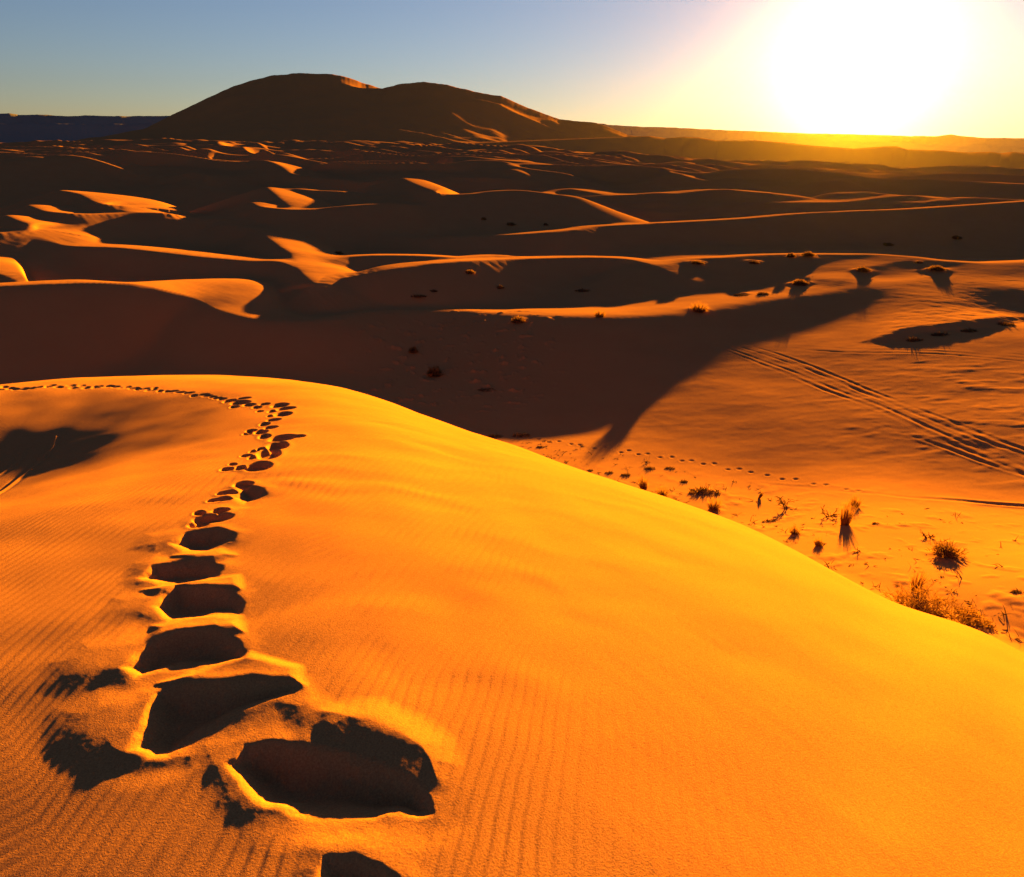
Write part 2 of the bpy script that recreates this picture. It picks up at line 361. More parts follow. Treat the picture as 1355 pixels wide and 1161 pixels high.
def near_detail(x, y, r, phi, full=True):
    z = np.zeros_like(x)
    m = r < 26
    if not m.any(): return z
    X, Y, R = x[m], y[m], r[m]
    dz = np.zeros_like(X)
    wx = .012 * fbm(X * 9, Y * 9, 41, 4, .6); wy = .012 * fbm(X * 9 + 30, Y * 9, 43, 4, .6)
    # broad undulation
    dz += .03 * fbm(X * .6, Y * .6, 77, 3) * sstep(.5, 3, R)
    trailm = np.zeros_like(X)
    for pts, h, edge in MOUNDS:
        P = gpoly(pts); c = P.mean(0); q = (np.abs(X - c[0]) < 1.2) & (np.abs(Y - c[1]) < 1.2)
        sd = poly_sd(X[q] + wx[q] * .4, Y[q] + wy[q] * .4, P) + .02 * fbm(X[q] * 4, Y[q] * 4, 67, 2)
        hm = .12 * h * sstep(edge * .6, -edge * .9, sd)
        dz[q] += hm * (1 + .25 * fbm(X[q] * 4, Y[q] * 4, 61, 2))
        trailm[q] = np.maximum(trailm[q], sstep(edge * .5, -edge * .5, sd))
    for pts, dep, wall, rh, rw in PITS:
        P = gpoly(pts); c = P.mean(0); q = (np.abs(X - c[0]) < 1.2) & (np.abs(Y - c[1]) < 1.2)
        sd = poly_sd(X[q] + wx[q] * .9, Y[q] + wy[q] * .9, P) + .018 * fbm(X[q] * 5, Y[q] * 5, 66, 2)
        rx, ry = X[q] - c[0], Y[q] - c[1]; cl = math.hypot(*c)
        nn = np.clip(-(rx * c[0] + ry * c[1]) / (cl * (np.hypot(rx, ry) + 1e-6)), 0, 1) ** 2
        ins = sstep(wall * (.15 + .5 * nn), -wall * (2.2 + .3 * nn), sd)
        dz[q] += .3 * rh * np.exp(-(np.maximum(sd, 0) / rw) ** 2) * (1 + .6 * fbm(X[q] * 8, Y[q] * 8, 62, 2)) * (1 - ins)
        dz[q] -= .15 * dep * sstep(2.6 * wall, -.3 * wall, sd) * nn * (1 - ins)
        dz[q] = dz[q] * (1 - ins) + ins * (-.54 * dep + .006 * fbm(X[q] * 14, Y[q] * 14, 63, 4) + .25 * dz[q])
        trailm[q] = np.maximum(trailm[q], sstep(.16, .02, sd))
    for cx, cy, hw, hh, dep in ELL:
        c = np.array(near_hit(cx, cy)).ravel(); a = np.array(near_hit(cx + hw, cy - hw * .12)).ravel() - c; b = np.array(near_hit(cx, cy - hh)).ravel() - c
        if np.hypot(*b) > 2.5: b *= 2.5 / np.hypot(*b)
        det = a[0] * b[1] - a[1] * b[0]
        q = (np.abs(X - c[0]) < 3) & (np.abs(Y - c[1]) < 3)
        qx = X[q] - c[0] + wx[q] * .6; qy = Y[q] - c[1] + wy[q] * .6
        u = (qx * b[1] - qy * b[0]) / det; v = (a[0] * qy - a[1] * qx) / det
        e = np.sqrt(u * u + v * v)
        L = min(np.hypot(*a), np.hypot(*b))
        ins = sstep(1.12, .72, e)
        dz[q] += .05 * dep * np.exp(-((e - 1.2) / .35) ** 2) * (e > .9) - dep * .6 * ins
        trailm[q] = np.maximum(trailm[q], sstep(1.6, 1.1, e))
    # loose churned sand over everything walked on
    near = R < 7
    ch = np.zeros_like(X)
    ch[near] = fbm(X[near] * 22, Y[near] * 22, 64, 4, .6)
    dz += .00035 * ch * trailm
    # wind ripples, crests running away from the viewer on the left and across the top of the dune
    q = R < 16
    xx, yy, rr = X[q], Y[q], R[q]
    w1 = fbm(xx * 1.3, yy * 1.3, 51, 3); w2 = fbm(xx * .35, yy * .35, 52, 2)
    th = 2 * np.pi * (xx * 1.0 + yy * -.22 + .07 * w1 + .35 * w2) / .048
    rip = np.sin(th) + .3 * np.sin(2 * th + .6)
    amp = (.5 + .9 * np.clip(fbm(xx * .5, yy * .5, 53, 3) + .25, 0, 1)) * sstep(13, 6, rr)
    th2 = 2 * np.pi * (yy * .95 + xx * .1 + .30 * w1 + .6 * w2) / .42
    cx, cy = near_hit(590, 620)
    m2 = np.exp(-(((xx - cx) / 1.6) ** 2 + ((yy - cy) / 3.5) ** 2))
    az = np.arctan2(xx, yy)
    leftw = 1 - .72 * sstep(-.05, .22, az)
    dz[q] += (1 - .8 * trailm[q]) * (0.00068 * rip * amp * leftw + .004 * np.sin(th2) * m2 * (.5 + fbm(xx, yy, 55, 2)))
    dz[q] += 0.0006 * fbm((xx * .8 + yy * .6) / .09, (-xx * .6 + yy * .8) / .75, 56, 3) * sstep(.0, .25, az) * sstep(16, 10, rr)
    # low wandering lips on the crest of the right flank
    # tyre tracks by the hollow
    for L in ([(-40,672),(0,651),(25,633),(52,612),(70,592),(74,577)], [(-40,650),(0,628),(15,618),(27,606),(31,597)]):
        P = gpoly(L); dd = np.abs(line_d(X, Y, P))
        dz += .005 * np.exp(-(dd / .016) ** 2) - .003 * np.exp(-((dd - .04) / .02) ** 2)
    z[m] = dz
    return z

TRACKS = [ # polylines in the photo on the valley floor; offsets of the ruts in metres
 ([(905,425),(945,447),(1010,472),(1060,489),(1120,513),(1180,537),(1250,567),(1310,590),(1370,612),(1450,640)], [-.72,-.2,.55,1.05], .011),
 ([(1010,456),(1060,459),(1120,463),(1180,464),(1240,466),(1300,470),(1370,476),(1460,486)], [-.6,.0,.7], .010),
 ([(950,634),(1000,640),(1060,645),(1120,651),(1200,658),(1280,664),(1360,670),(1450,678)], [0], .022),
 ([(1120,548),(1180,570),(1240,590),(1300,612),(1370,635)], [0], .015),
 ([(1180,400),(1240,395),(1300,392),(1360,389),(1450,386)], [0], .016),
 ([(1200,381),(1260,378),(1320,374),(1400,370)], [0], .012),
]

def valley_detail(x, y, r, phi, zb):
    m = (r > 11) & (r < 95) & (np.abs(phi) < 1.0)
    z = np.zeros_like(x)
    if not m.any(): return z
    X, Y, R, PH = x[m], y[m], r[m], phi[m]
    dz = .016 * fbm(X / 3.2, Y / 2.2, 81, 4, .5) + .06 * fbm(X / 14., Y / 9., 82, 2)
    # dragged lips of sand, stronger on the grazed slope at the right
    g = sstep(.30, .62, PH) * sstep(26, 32, R) * sstep(48, 41, R)
    dz += .016 * np.clip(fbm(X / 1.6 + 3, Y / .9, 83, 3) , -.1, 1) * (.25 + 1.2 * g)
    dz += .05 * np.clip(fbm(X / 2.6 + 3, Y / 1.1, 86, 3) - .15, 0, 1) * g
    # stony, tufted strip at the foot of the dune
    st = sstep(28, 22, R) * sstep(-.12, .1, PH)
    dz += .03 * np.clip(fbm(X / .8, Y / .8, 84, 3) - .12, 0, 1) * st * 2
    # tiny hummocks with debris in the shaded basin
    st2 = sstep(32, 38, R) * sstep(52, 46, R) * sstep(-.28, -.15, PH) * sstep(.10, .0, PH)
    dz += .2 * np.clip(fbm(X / .9, Y / .6, 85, 4) - .28, 0, 1) * st2 * 2
    # crumbly scarp
    S = []
    for p in [(1150,452),(1195,443),(1225,439),(1265,435),(1310,429),(1355,424),(1450,418)]:
        t, az = tane(p[0], p[1]); S.append(np.array(pick_base(p[0], p[1])))
    d = line_d(X, Y, S) + .5 * fbm(X / 1.5, Y / 1.5, 87, 3)
    endw = sstep(math.radians(25.5), math.radians(29), PH)
    dz += endw * (.34 * sstep(1.0, -.5, d) * np.exp(-np.maximum(-d, 0) / 5.0) * (1 + .12 * fbm(X / .9, Y / .9, 88, 3)))
    for px, py, w_, h_ in NEBKHA:
        cx, cy = pick_base(px, py); dd = math.hypot(cx, cy); a_ = .30 * w_ * dd / F; b_ = .42 * h_ * dd / F
        q = (np.abs(X - cx) < 4 * a_) & (np.abs(Y - cy) < 4 * a_)
        e2 = ((X[q] - cx) / a_) ** 2 + ((Y[q] - cy) / (a_ * .8)) ** 2
        dz[q] += b_ * np.exp(-1.1 * e2) * (1 + .5 * fbm(X[q] * 1.6, Y[q] * 1.6, 93, 3))
    for pts, offs, dep in TRACKS:
        Lg = np.array([pick_base(px, py) for px, py in pts])
        c = Lg.mean(0); q = (np.hypot(X - c[0], Y - c[1]) < 45)
        d = line_d(X[q], Y[q], Lg) + .10 * fbm(X[q] / 4, Y[q] / 4, 89, 2)
        a = np.zeros_like(d)
        brk = .6 + .7 * np.clip(.5 + fbm(X[q] / 3., Y[q] / 3., 90, 2), 0, 1)
        fade = sstep(0., 9., np.hypot(X[q] - Lg[0, 0], Y[q] - Lg[0, 1]))
        for ko, o in enumerate(offs):
            e = np.abs(d - o - .30 * noise(X[q] / 9. + 9 * ko, Y[q] / 9., 95 + ko)); amp_ = .15 + 1.3 * np.clip(.45 + 1.3 * fbm(X[q] / 3. + 5 * ko, Y[q] / 3., 96, 3), 0, 1)
            a += amp_ * (-dep * np.exp(-(e / .11) ** 4) + .7 * dep * np.exp(-((e - .2) / .09) ** 2))
        dz[q] += a * brk * fade
    # a distant line of footprints crossing the valley
    Lg = np.array([pick_base(px, py) for px, py in [(640,569),(720,583),(800,594),(860,603),(930,613),(1000,626),(1080,640),(1150,653)]])
    seg = np.hypot(*np.diff(Lg, axis=0).T); cum = np.append(0, np.cumsum(seg)); k = 0; s = 0.
    while s < cum[-1]:
        px = np.interp(s, cum, Lg[:, 0]); py = np.interp(s, cum, Lg[:, 1]); s += .3 + .4 * rs.random(); k += 1
        oy = (.12 if k % 2 else -.12) + rs.uniform(-.11, .11)
        q = (np.abs(X - px) < 1) & (np.abs(Y - py - oy) < 1)
        e2 = ((X[q] - px) / .10) ** 2 + ((Y[q] - py - oy) / .09) ** 2
        dz[q] += -.022 * np.exp(-e2 ** 2) + .006 * np.exp(-((np.sqrt(e2) - 1.5) / .4) ** 2)
    z[m] = dz
    return z

# little sand mounds collected by the bushes: px, py, width px, height px
NEBKHA = [(1250,735,60,12),(933,650,44,7),(925,410,44,7),(1058,376,40,10),(997,348,34,7),(922,349,44,8),(1141,359,36,9),(1238,359,46,10),(983,389,30,4),(1010,389,18,5),(1046,341,20,3),(1069,341,30,5),
          (1216,347,14,3),(575,494,34,8),(547,466,18,5),(686,424,32,6),(553,392,30,5),(622,360,22,4),(772,384,30,5),(645,515,34,4),(662,380,18,4),(690,574,34,5),(1160,693,16,4),(1040,672,22,4)]
_pb = {}
def pick_base(px, py):
    """march a pixel's ray onto the bare valley surface"""
    if (px, py) in _pb: return _pb[(px, py)]
    t, az = tane(px, py); rr = np.linspace(11, 100, 1800)
    z = mid_surface(rr * math.sin(az), rr * math.cos(az), rr, np.full_like(rr, az))
    hit = np.nonzero(z >= -t * rr)[0]
    r_ = rr[hit[0]] if len(hit) else 60.
    _pb[(px, py)] = (r_ * math.sin(az), r_ * math.cos(az)); return _pb[(px, py)]

def mid_surface(x, y, r, phi):
    z = base_rbf(x, y)
    z = np.where(r > 110, -12.0, z)
    w = sstep(85, 125, r)
    z = z * (1 - w) + (-12.3) * w
    for c in CRESTS:
        m = (x > c.V[:, 0].min() - c.m) & (x < c.V[:, 0].max() + c.m) & (y > c.V[:, 1].min() - c.m) & (y < c.V[:, 1].max() + c.m)
        if m.any():
            z[m] = smax(z[m], c.eval(x[m], y[m]), c.k)
    return z

def height(x, y, r, phi, detail=True):
    """height relative to the eye and which landform it belongs to"""
    N = near_dune(r, phi)
    lab = np.zeros(x.shape, np.int8)
    z = np.full(x.shape, -60.)
    m = r < 420
    zz = mid_surface(x[m], y[m], r[m], phi[m])
    if detail: zz = zz + valley_detail(x[m], y[m], r[m], phi[m], zz)
    z[m] = np.where(r[m] < 300, zz, zz)
    far = r > 90
    zf = terrain_far(x[far], y[far], r[far], phi[far])
    f = np.full(x.shape, -60.); f[far] = zf
    z = np.where(r > 95, smax(np.where(m, z - 30.0 * sstep(165, 310, r) , -200.), f, 1.0), z)
    q = r > 700
    if q.any():
        rg = terrain_ridge(x[q], y[q], r[q], phi[q])
        z[q] = smax(z[q], rg, 5.0)
        l = lab[q]; l[massif(r[q], phi[q])[0] > 55] = 3; lab[q] = l
    lab[(lab == 0) & (r > 140)] = 2
    lab[(lab == 0)] = 1
    if detail: N = N + near_detail(x, y, r, phi)
    nd = (N > z)
    lab[nd & (r < 40)] = 0
    z = np.where(r < 60, smax(N, z, .6), z)
    return z, lab

# ------------------------------------------------------------------ scene helpers
scene = bpy.context.scene
col = scene.collection
def link(name, verts, faces, mat, smooth=True):
    me = bpy.data.meshes.new(name)
    me.from_pydata(verts, [], faces); me.update()
    if smooth: me.polygons.foreach_set('use_smooth', np.ones(len(me.polygons), bool))
    me.materials.append(mat)
    o = bpy.data.objects.new(name, me); col.objects.link(o); return o

def quad_mesh(name, V, Q, mat):
    me = bpy.data.meshes.new(name)
    me.vertices.add(len(V)); me.vertices.foreach_set('co', V.astype(np.float32).ravel())
    me.loops.add(Q.size); me.loops.foreach_set('vertex_index', Q.astype(np.int32).ravel())
    me.polygons.add(len(Q)); me.polygons.foreach_set('loop_start', np.arange(0, Q.size, 4, dtype=np.int32))
    me.polygons.foreach_set('loop_total', np.full(len(Q), 4, np.int32))
    me.polygons.foreach_set('use_smooth', np.ones(len(Q), bool))
    me.update(calc_edges=True); me.materials.append(mat)
    o = bpy.data.objects.new(name, me); col.objects.link(o); o['kind'] = 'structure'
    return o

# ------------------------------------------------------------------ materials
def new_mat(name):
    m = bpy.data.materials.new(name); m.use_nodes = True
    nt = m.node_tree; nt.nodes.clear(); return m, nt, nt.nodes, nt.links

def sand_material(name='sand', c1=(.305, .130, .050), c2=(.360, .158, .062)):
    m, nt, N, L = new_mat(name)
    out = N.new('ShaderNodeOutputMaterial'); bs = N.new('ShaderNodeBsdfPrincipled')
    geo = N.new('ShaderNodeNewGeometry')
    n1 = N.new('ShaderNodeTexNoise'); n1.inputs['Scale'].default_value = .35; n1.inputs['Detail'].default_value = 6; n1.inputs['Roughness'].default_value = .6
    n2 = N.new('ShaderNodeTexNoise'); n2.inputs['Scale'].default_value = 170; n2.inputs['Detail'].default_value = 4; n2.inputs['Roughness'].default_value = .7
    mx = N.new('ShaderNodeMix'); mx.data_type = 'RGBA'
    mx.inputs[6].default_value = (*c1, 1); mx.inputs[7].default_value = (*c2, 1)
    L.new(geo.outputs['Position'], n1.inputs['Vector']); L.new(geo.outputs['Position'], n2.inputs['Vector'])
    L.new(n1.outputs['Fac'], mx.inputs[0])
    mr = N.new('ShaderNodeMapRange'); mr.inputs[1].default_value = .3; mr.inputs[2].default_value = .7; mr.inputs[3].default_value = .72; mr.inputs[4].default_value = 1.28
    L.new(n2.outputs['Fac'], mr.inputs[0])
    mm = N.new('ShaderNodeMix'); mm.data_type = 'RGBA'; mm.blend_type = 'MULTIPLY'; mm.inputs[0].default_value = 1
    L.new(mx.outputs[2], mm.inputs[6]); L.new(mr.outputs[0], mm.inputs[7])
    L.new(mm.outputs[2], bs.inputs['Base Color'])
    bs.inputs['Roughness'].default_value = .95; bs.inputs['Specular IOR Level'].default_value = .0
    b = N.new('ShaderNodeBump'); b.inputs['Strength'].default_value = .55; b.inputs['Distance'].default_value = .003
    L.new(n2.outputs['Fac'], b.inputs['Height']); L.new(b.outputs[0], bs.inputs['Normal'])
    L.new(bs.outputs[0], out.inputs[0]); return m

def rock_material():
    m, nt, N, L = new_mat('far_rock')
    out = N.new('ShaderNodeOutputMaterial'); bs = N.new('ShaderNodeBsdfPrincipled'); bs.inputs['Roughness'].default_value = 1; bs.inputs['Specular IOR Level'].default_value = 0
    n = N.new('ShaderNodeTexNoise'); n.inputs['Scale'].default_value = .004; n.inputs['Detail'].default_value = 5
    r = N.new('ShaderNodeValToRGB'); r.color_ramp.elements[0].color = (.15, .135, .13, 1); r.color_ramp.elements[1].color = (.22, .195, .18, 1)
    geo = N.new('ShaderNodeNewGeometry'); L.new(geo.outputs['Position'], n.inputs['Vector'])
    L.new(n.outputs['Fac'], r.inputs[0]); L.new(r.outputs[0], bs.inputs['Base Color']); L.new(bs.outputs[0], out.inputs[0]); return m

def grass_material(name, c1, c2, trans=.45):
    m, nt, N, L = new_mat(name)
    out = N.new('ShaderNodeOutputMaterial')
    info = N.new('ShaderNodeNewGeometry')
    n = N.new('ShaderNodeTexNoise'); n.inputs['Scale'].default_value = 9; L.new(info.outputs['Position'], n.inputs['Vector'])
    r = N.new('ShaderNodeValToRGB'); r.color_ramp.elements[0].position = .35; r.color_ramp.elements[1].position = .65
    r.color_ramp.elements[0].color = (*c1, 1); r.color_ramp.elements[1].color = (*c2, 1)
    L.new(n.outputs['Fac'], r.inputs[0])
    d = N.new('ShaderNodeBsdfDiffuse'); t = N.new('ShaderNodeBsdfTranslucent'); mx = N.new('ShaderNodeMixShader'); mx.inputs[0].default_value = trans
    L.new(r.outputs[0], d.inputs[0]); L.new(r.outputs[0], t.inputs[0]); L.new(d.outputs[0], mx.inputs[1]); L.new(t.outputs[0], mx.inputs[2]); L.new(mx.outputs[0], out.inputs[0]); return m

M_SAND = sand_material(); M_ROCK = rock_material()

# ------------------------------------------------------------------ terrain mesh: polar grid round the camera's foot
t0 = time.time()
q = 2.0 if QUICK else 1.0
def rows():
    r = .35; out = [r]
    while r < 3200:
        if r < 1.0: k = .01
        elif r < 9: k = .0024
        elif r < 16: k = .004
        elif r < 50: k = .0030
        elif r < 125: k = .0022
        elif r < 320: k = .0042
        elif r < 1000: k = .006
        elif r < 2500: k = .0055
        else: k = .05
        r *= 1 + k * q; out.append(r)
    return np.array(out)
RR = rows()
dense = np.arange(-41.5, 43.6, .077 * q)
coarse = np.concatenate([np.arange(-180, -41.5, 2.0), dense, np.arange(44.5, 181, 2.0)])
PH = np.radians(coarse)
R2, P2 = np.meshgrid(RR, PH, indexing='ij')
x = (R2 * np.sin(P2)).ravel(); y = (R2 * np.cos(P2)).ravel()
phr = P2.ravel()
# behind the view the silhouette table has no data: fold the azimuth so the dune stays continuous
fold = np.clip(phr, _ga[0], _ga[-1])
Z, LAB = height(x, y, R2.ravel(), fold)
V = np.stack([x, y, Z + EYE], 1)
nr, nc = R2.shape
I = np.arange(nr * nc).reshape(nr, nc)
Q = np.stack([I[:-1, :-1], I[:-1, 1:], I[1:, 1:], I[1:, :-1]], -1).reshape(-1, 4)[:, ::-1]
fl = LAB[Q[:, 0]]
for code, nm in ((0, 'near_dune'), (1, 'valley_sand'), (2, 'dune_field'), (3, 'mountain_dune')):
    f = Q[fl == code]
    u, inv = np.unique(f, return_inverse=True)
    quad_mesh(nm, V[u], inv.reshape(-1, 4), M_SAND)
# the small disc under the camera
c0 = len(PH); ring = [tuple(V[i]) for i in range(0, nc - 1, 12)]
cz = np.mean([p[2] for p in ring])
link('dune_top', [(0, 0, cz)] + ring, [(0, 1 + i, 1 + (i + 1) % len(ring)) for i in range(len(ring))], M_SAND)['kind'] = 'structure'

# far plain and ranges
def annulus(name, pts, r0, r1, depth, zfoot, mat, seed, jag):
    a, z = far_profile(pts, r0)
    az = np.linspace(a[0], a[-1], 900); zt = np.interp(az, a, z) + EYE
    zt = zt + jag * fbm(az * 60, az * 0, seed, 5, .6)
    vs = []; fs = []; prof = [(-depth, 0), (-depth * .6, .25), (-depth * .3, .55), (-depth * .12, .82), (0, 1), (depth * .5, .6), (depth, 0)]
    rng = np.random.default_rng(seed)
    for j, (dr, hgt) in enumerate(prof):
        n = fbm(az * 40, np.full_like(az, j * 1.7), seed + 3, 4) * depth * .12
        rr = r0 + dr + (n if 0 < j < 4 else 0)
        zz = zfoot + (zt - zfoot) * hgt
        for A, Rr, zv in zip(az, np.broadcast_to(rr, az.shape), zz): vs.append((Rr * math.sin(A), Rr * math.cos(A), zv))
    n = len(az)
    for j in range(len(prof) - 1):
        for i in range(n - 1): fs.append((j * n + i, (j + 1) * n + i, (j + 1) * n + i + 1, j * n + i + 1)[::-1])
    o = link(name, vs, fs, mat); o['kind'] = 'structure'; return o

rp = np.array([3150, 3450, 3750, 4100, 4550.]); ap = np.radians(np.arange(0, 360, 4))
vs = [(r_ * math.sin(a), r_ * math.cos(a), -47.3 + EYE) for r_ in rp for a in ap]
n = len(ap); fs = [(j * n + i, j * n + (i + 1) % n, (j + 1) * n + (i + 1) % n, (j + 1) * n + i)[::-1] for j in range(len(rp) - 1) for i in range(n)]
o = link('plain', vs, fs, M_ROCK); o['kind'] = 'structure'
annulus('distant_hills', [(-500,154),(-100,151),(0,150.5),(12,150),(25,152.5),(60,152),(90,154),(120,153),(170,154),(230,153.5),(300,155),(800,164),(805,165.5),(850,168),(890,169),(940,171.5),(1000,174),(1060,176.5),(1130,178),(1200,180),(1240,180.5),(1258,178),(1275,180.5),(1300,182.5),(1355,183),(1420,181),(1700,190),(2000,196)], 4050, 0, 350, -40, M_ROCK, 3, 2.5)
annulus('foothills', [(-500,166),(0,164),(60,163),(120,165),(200,163),(300,168),(800,178),(1000,186),(1100,186),(1150,187.5),(1180,188),(1195,187),(1215,190),(1260,191.5),(1280,192),(1300,190.5),(1322,193),(1345,194),(1360,193),(1500,198),(1800,205)], 3550, 0, 180, -40, M_ROCK, 8, 2)
print('terrain', nr, nc, time.time() - t0)

# ------------------------------------------------------------------ vegetation
M_STRAW = grass_material('dry_grass', (.16, .065, .022), (.30, .14, .045), .45)
M_TWIG = grass_material('dry_twigs', (.06, .03, .015), (.12, .06, .028), .15)
M_BUSH = grass_material('bush_leaves', (.11, .052, .02), (.23, .105, .036), .32)

def ribbon(vs, fs, p0, d, length, w, droop, rng, seg=3):
    """one curved blade: a tapering ribbon bending outwards under its own weight"""
    d = np.array(d, float); d /= np.linalg.norm(d)
    side = np.cross(d, [rng.normal(), rng.normal(), .4]); side /= (np.linalg.norm(side) + 1e-9)
    p = np.array(p0, float); b = len(vs)
    for i in range(seg + 1):
        t = i / seg; ww = w * (1 - t) ** .7
        if i == seg: vs.append(tuple(p))
        else:
            vs.append(tuple(p - side * ww)); vs.append(tuple(p + side * ww))
        d = d + np.array([0, 0, -droop / seg]); d /= np.linalg.norm(d)
        p = p + d * length / seg
    for i in range(seg - 1): fs.append((b + 2 * i, b + 2 * i + 1, b + 2 * i + 3, b + 2 * i + 2))
    fs.append((b + 2 * seg - 2, b + 2 * seg - 1, b + 2 * seg))

def twig(vs, fs, p0, p1, w0, w1):
    """thin three-sided stick"""
    p0 = np.array(p0, float); p1 = np.array(p1, float); d = p1 - p0; d /= np.linalg.norm(d) + 1e-9
    a = np.cross(d, [.3, .5, .81]); a /= np.linalg.norm(a); c = np.cross(d, a); b = len(vs)
    for p, w in ((p0, w0), (p1, w1)):
        for k in range(3):
            g = k * 2.0944; vs.append(tuple(p + w * (math.cos(g) * a + math.sin(g) * c)))
    for k in range(3): fs.append((b + k, b + (k + 1) % 3, b + 3 + (k + 1) % 3, b + 3 + k))

def make_tussock(rng, W, H, dist, n=190):
    vs, fs = [], []; w = max(.004, dist * .00034)
    lean = rng.normal(0, .12, 2)
    for i in range(n):
        a = rng.uniform(0, 2 * math.pi); q = rng.random() ** .6
        bx, by = math.cos(a) * q * W * .16, math.sin(a) * q * W * .16
        sp = q * (W / H) * .42 * rng.uniform(.5, 1.3)
        L = H * rng.uniform(.45, 1.08) * (1.1 - .35 * q)
        ribbon(vs, fs, (bx, by, -.03), (math.cos(a) * sp + lean[0], math.sin(a) * sp + lean[1], 1), L, w * rng.uniform(.7, 1.3), rng.uniform(.05, .55) * q, rng)
    return [(vs, fs, M_STRAW)]

def grow(rng, vs, fs, tips, p, d, L, w, depth):
    d = np.array(d, float); d /= np.linalg.norm(d)
    e = p + d * L; twig(vs, fs, p, e, w, w * .65); tips.append((e, d))
    if depth == 0: return
    for k in range(rng.integers(2, 4)):
        nd = d + rng.normal(0, .55, 3); nd[2] = abs(nd[2]) * .8 + .05
        grow(rng, vs, fs, tips, e if k else p + d * L * .6, nd, L * rng.uniform(.55, .8), w * .62, depth - 1)

def make_bush(rng, W, H, dist, n=420):
    sv, sf, fv, ff = [], [], [], []; w = max(.004, dist * .00042); tips = []
    for i in range(9):
        a = rng.uniform(0, 2 * math.pi); q = rng.random()
        d = np.array([math.cos(a) * q * W * .55, math.sin(a) * q * W * .55, H * .8]) 
        grow(rng, sv, sf, tips, np.array([0, 0, -.04]), d, H * .42, w * 1.1, 2)
    nb = int(n)
    for i in range(nb):
        a = rng.uniform(0, 2 * math.pi); u = rng.random() ** .5; el = math.asin(rng.random())
        lump = .78 + .30 * math.sin(3 * a + el * 4 + 1.3) * .6 + rng.normal(0, .08)
        c = np.array([math.cos(a) * math.cos(el) * W * .46, math.sin(a) * math.cos(el) * W * .46, math.sin(el) * H * .78]) * u * lump
        out = c / (np.linalg.norm(c) + 1e-6) + np.array([0, 0, .7]) + rng.normal(0, .35, 3)
        ribbon(fv, ff, c - np.array([0, 0, .02]), out, H * rng.uniform(.16, .36), w * rng.uniform(.8, 1.6), .3, rng, 2)
    return [(sv, sf, M_TWIG, 'stem'), (fv, ff, M_BUSH, 'foliage')]

def make_spray(rng, W, H, dist, n=70, dirx=1.0):
    """low sprawling shrub: many separate sprays along a strip"""
    sv, sf, fv, ff = [], [], [], []; w = max(.003, dist * .00026)
    for i in range(n):
        u = rng.uniform(-.5, .5); v = rng.normal(0, .09)
        c = np.array([u * W, v * W + u * W * .25 * dirx * -1, -.02])
        hgt = H * (.55 + .5 * math.cos(u * 5.0 + 1.0)) * rng.uniform(.5, 1.0)
        twig(sv, sf, (0, 0, -.05), c, w * 1.3, w)
        tips = []
        d = np.array([rng.normal(0, .6), rng.normal(0, .6), 1.0])
        grow(rng, sv, sf, tips, c, d, hgt * .42, w * 1.2, 2)
        for e, dd in tips:
            for k in range(2):
                ribbon(fv, ff, e - dd * hgt * .1, dd + rng.normal(0, .5, 3), hgt * rng.uniform(.15, .35), w * 1.4, .2, rng, 2)
    return [(sv, sf, M_TWIG, 'stem'), (fv, ff, M_STRAW, 'foliage')]

def make_dead(rng, W, H, dist):
    vs, fs = [], []; w = max(.007, dist * .0007); tips = []
    for i in range(5):
        a = rng.uniform(0, 2 * math.pi)
        grow(rng, vs, fs, tips, np.array([rng.normal(0, W * .08), rng.normal(0, W * .05), -.03]), (math.cos(a) * W / H * .7, math.sin(a) * W / H * .5, .9), H * .48, w, 2)
    for e, dd in tips[::2]:
        ribbon(vs, fs, e, dd + rng.normal(0, .4, 3), H * .3, w * .9, .9, rng, 2)
    return [(vs, fs, M_TWIG)]

def make_low(rng, W, H, dist, n=160):
    vs, fs = [], []; w = max(.005, dist * .0005)
    for i in range(n):
        u = rng.uniform(-1, 1); v = rng.uniform(-1, 1)
        if u * u + v * v > 1: continue
        hh = H * (1 - .7 * (u * u + v * v)) * rng.uniform(.5, 1.15)
        ribbon(vs, fs, (u * W * .47, v * W * .3, -.03), (rng.normal(0, .7) + u * .5, rng.normal(0, .7), 1), hh, w * rng.uniform(.8, 1.6), .5, rng, 2)
    return [(vs, fs, M_TWIG)]

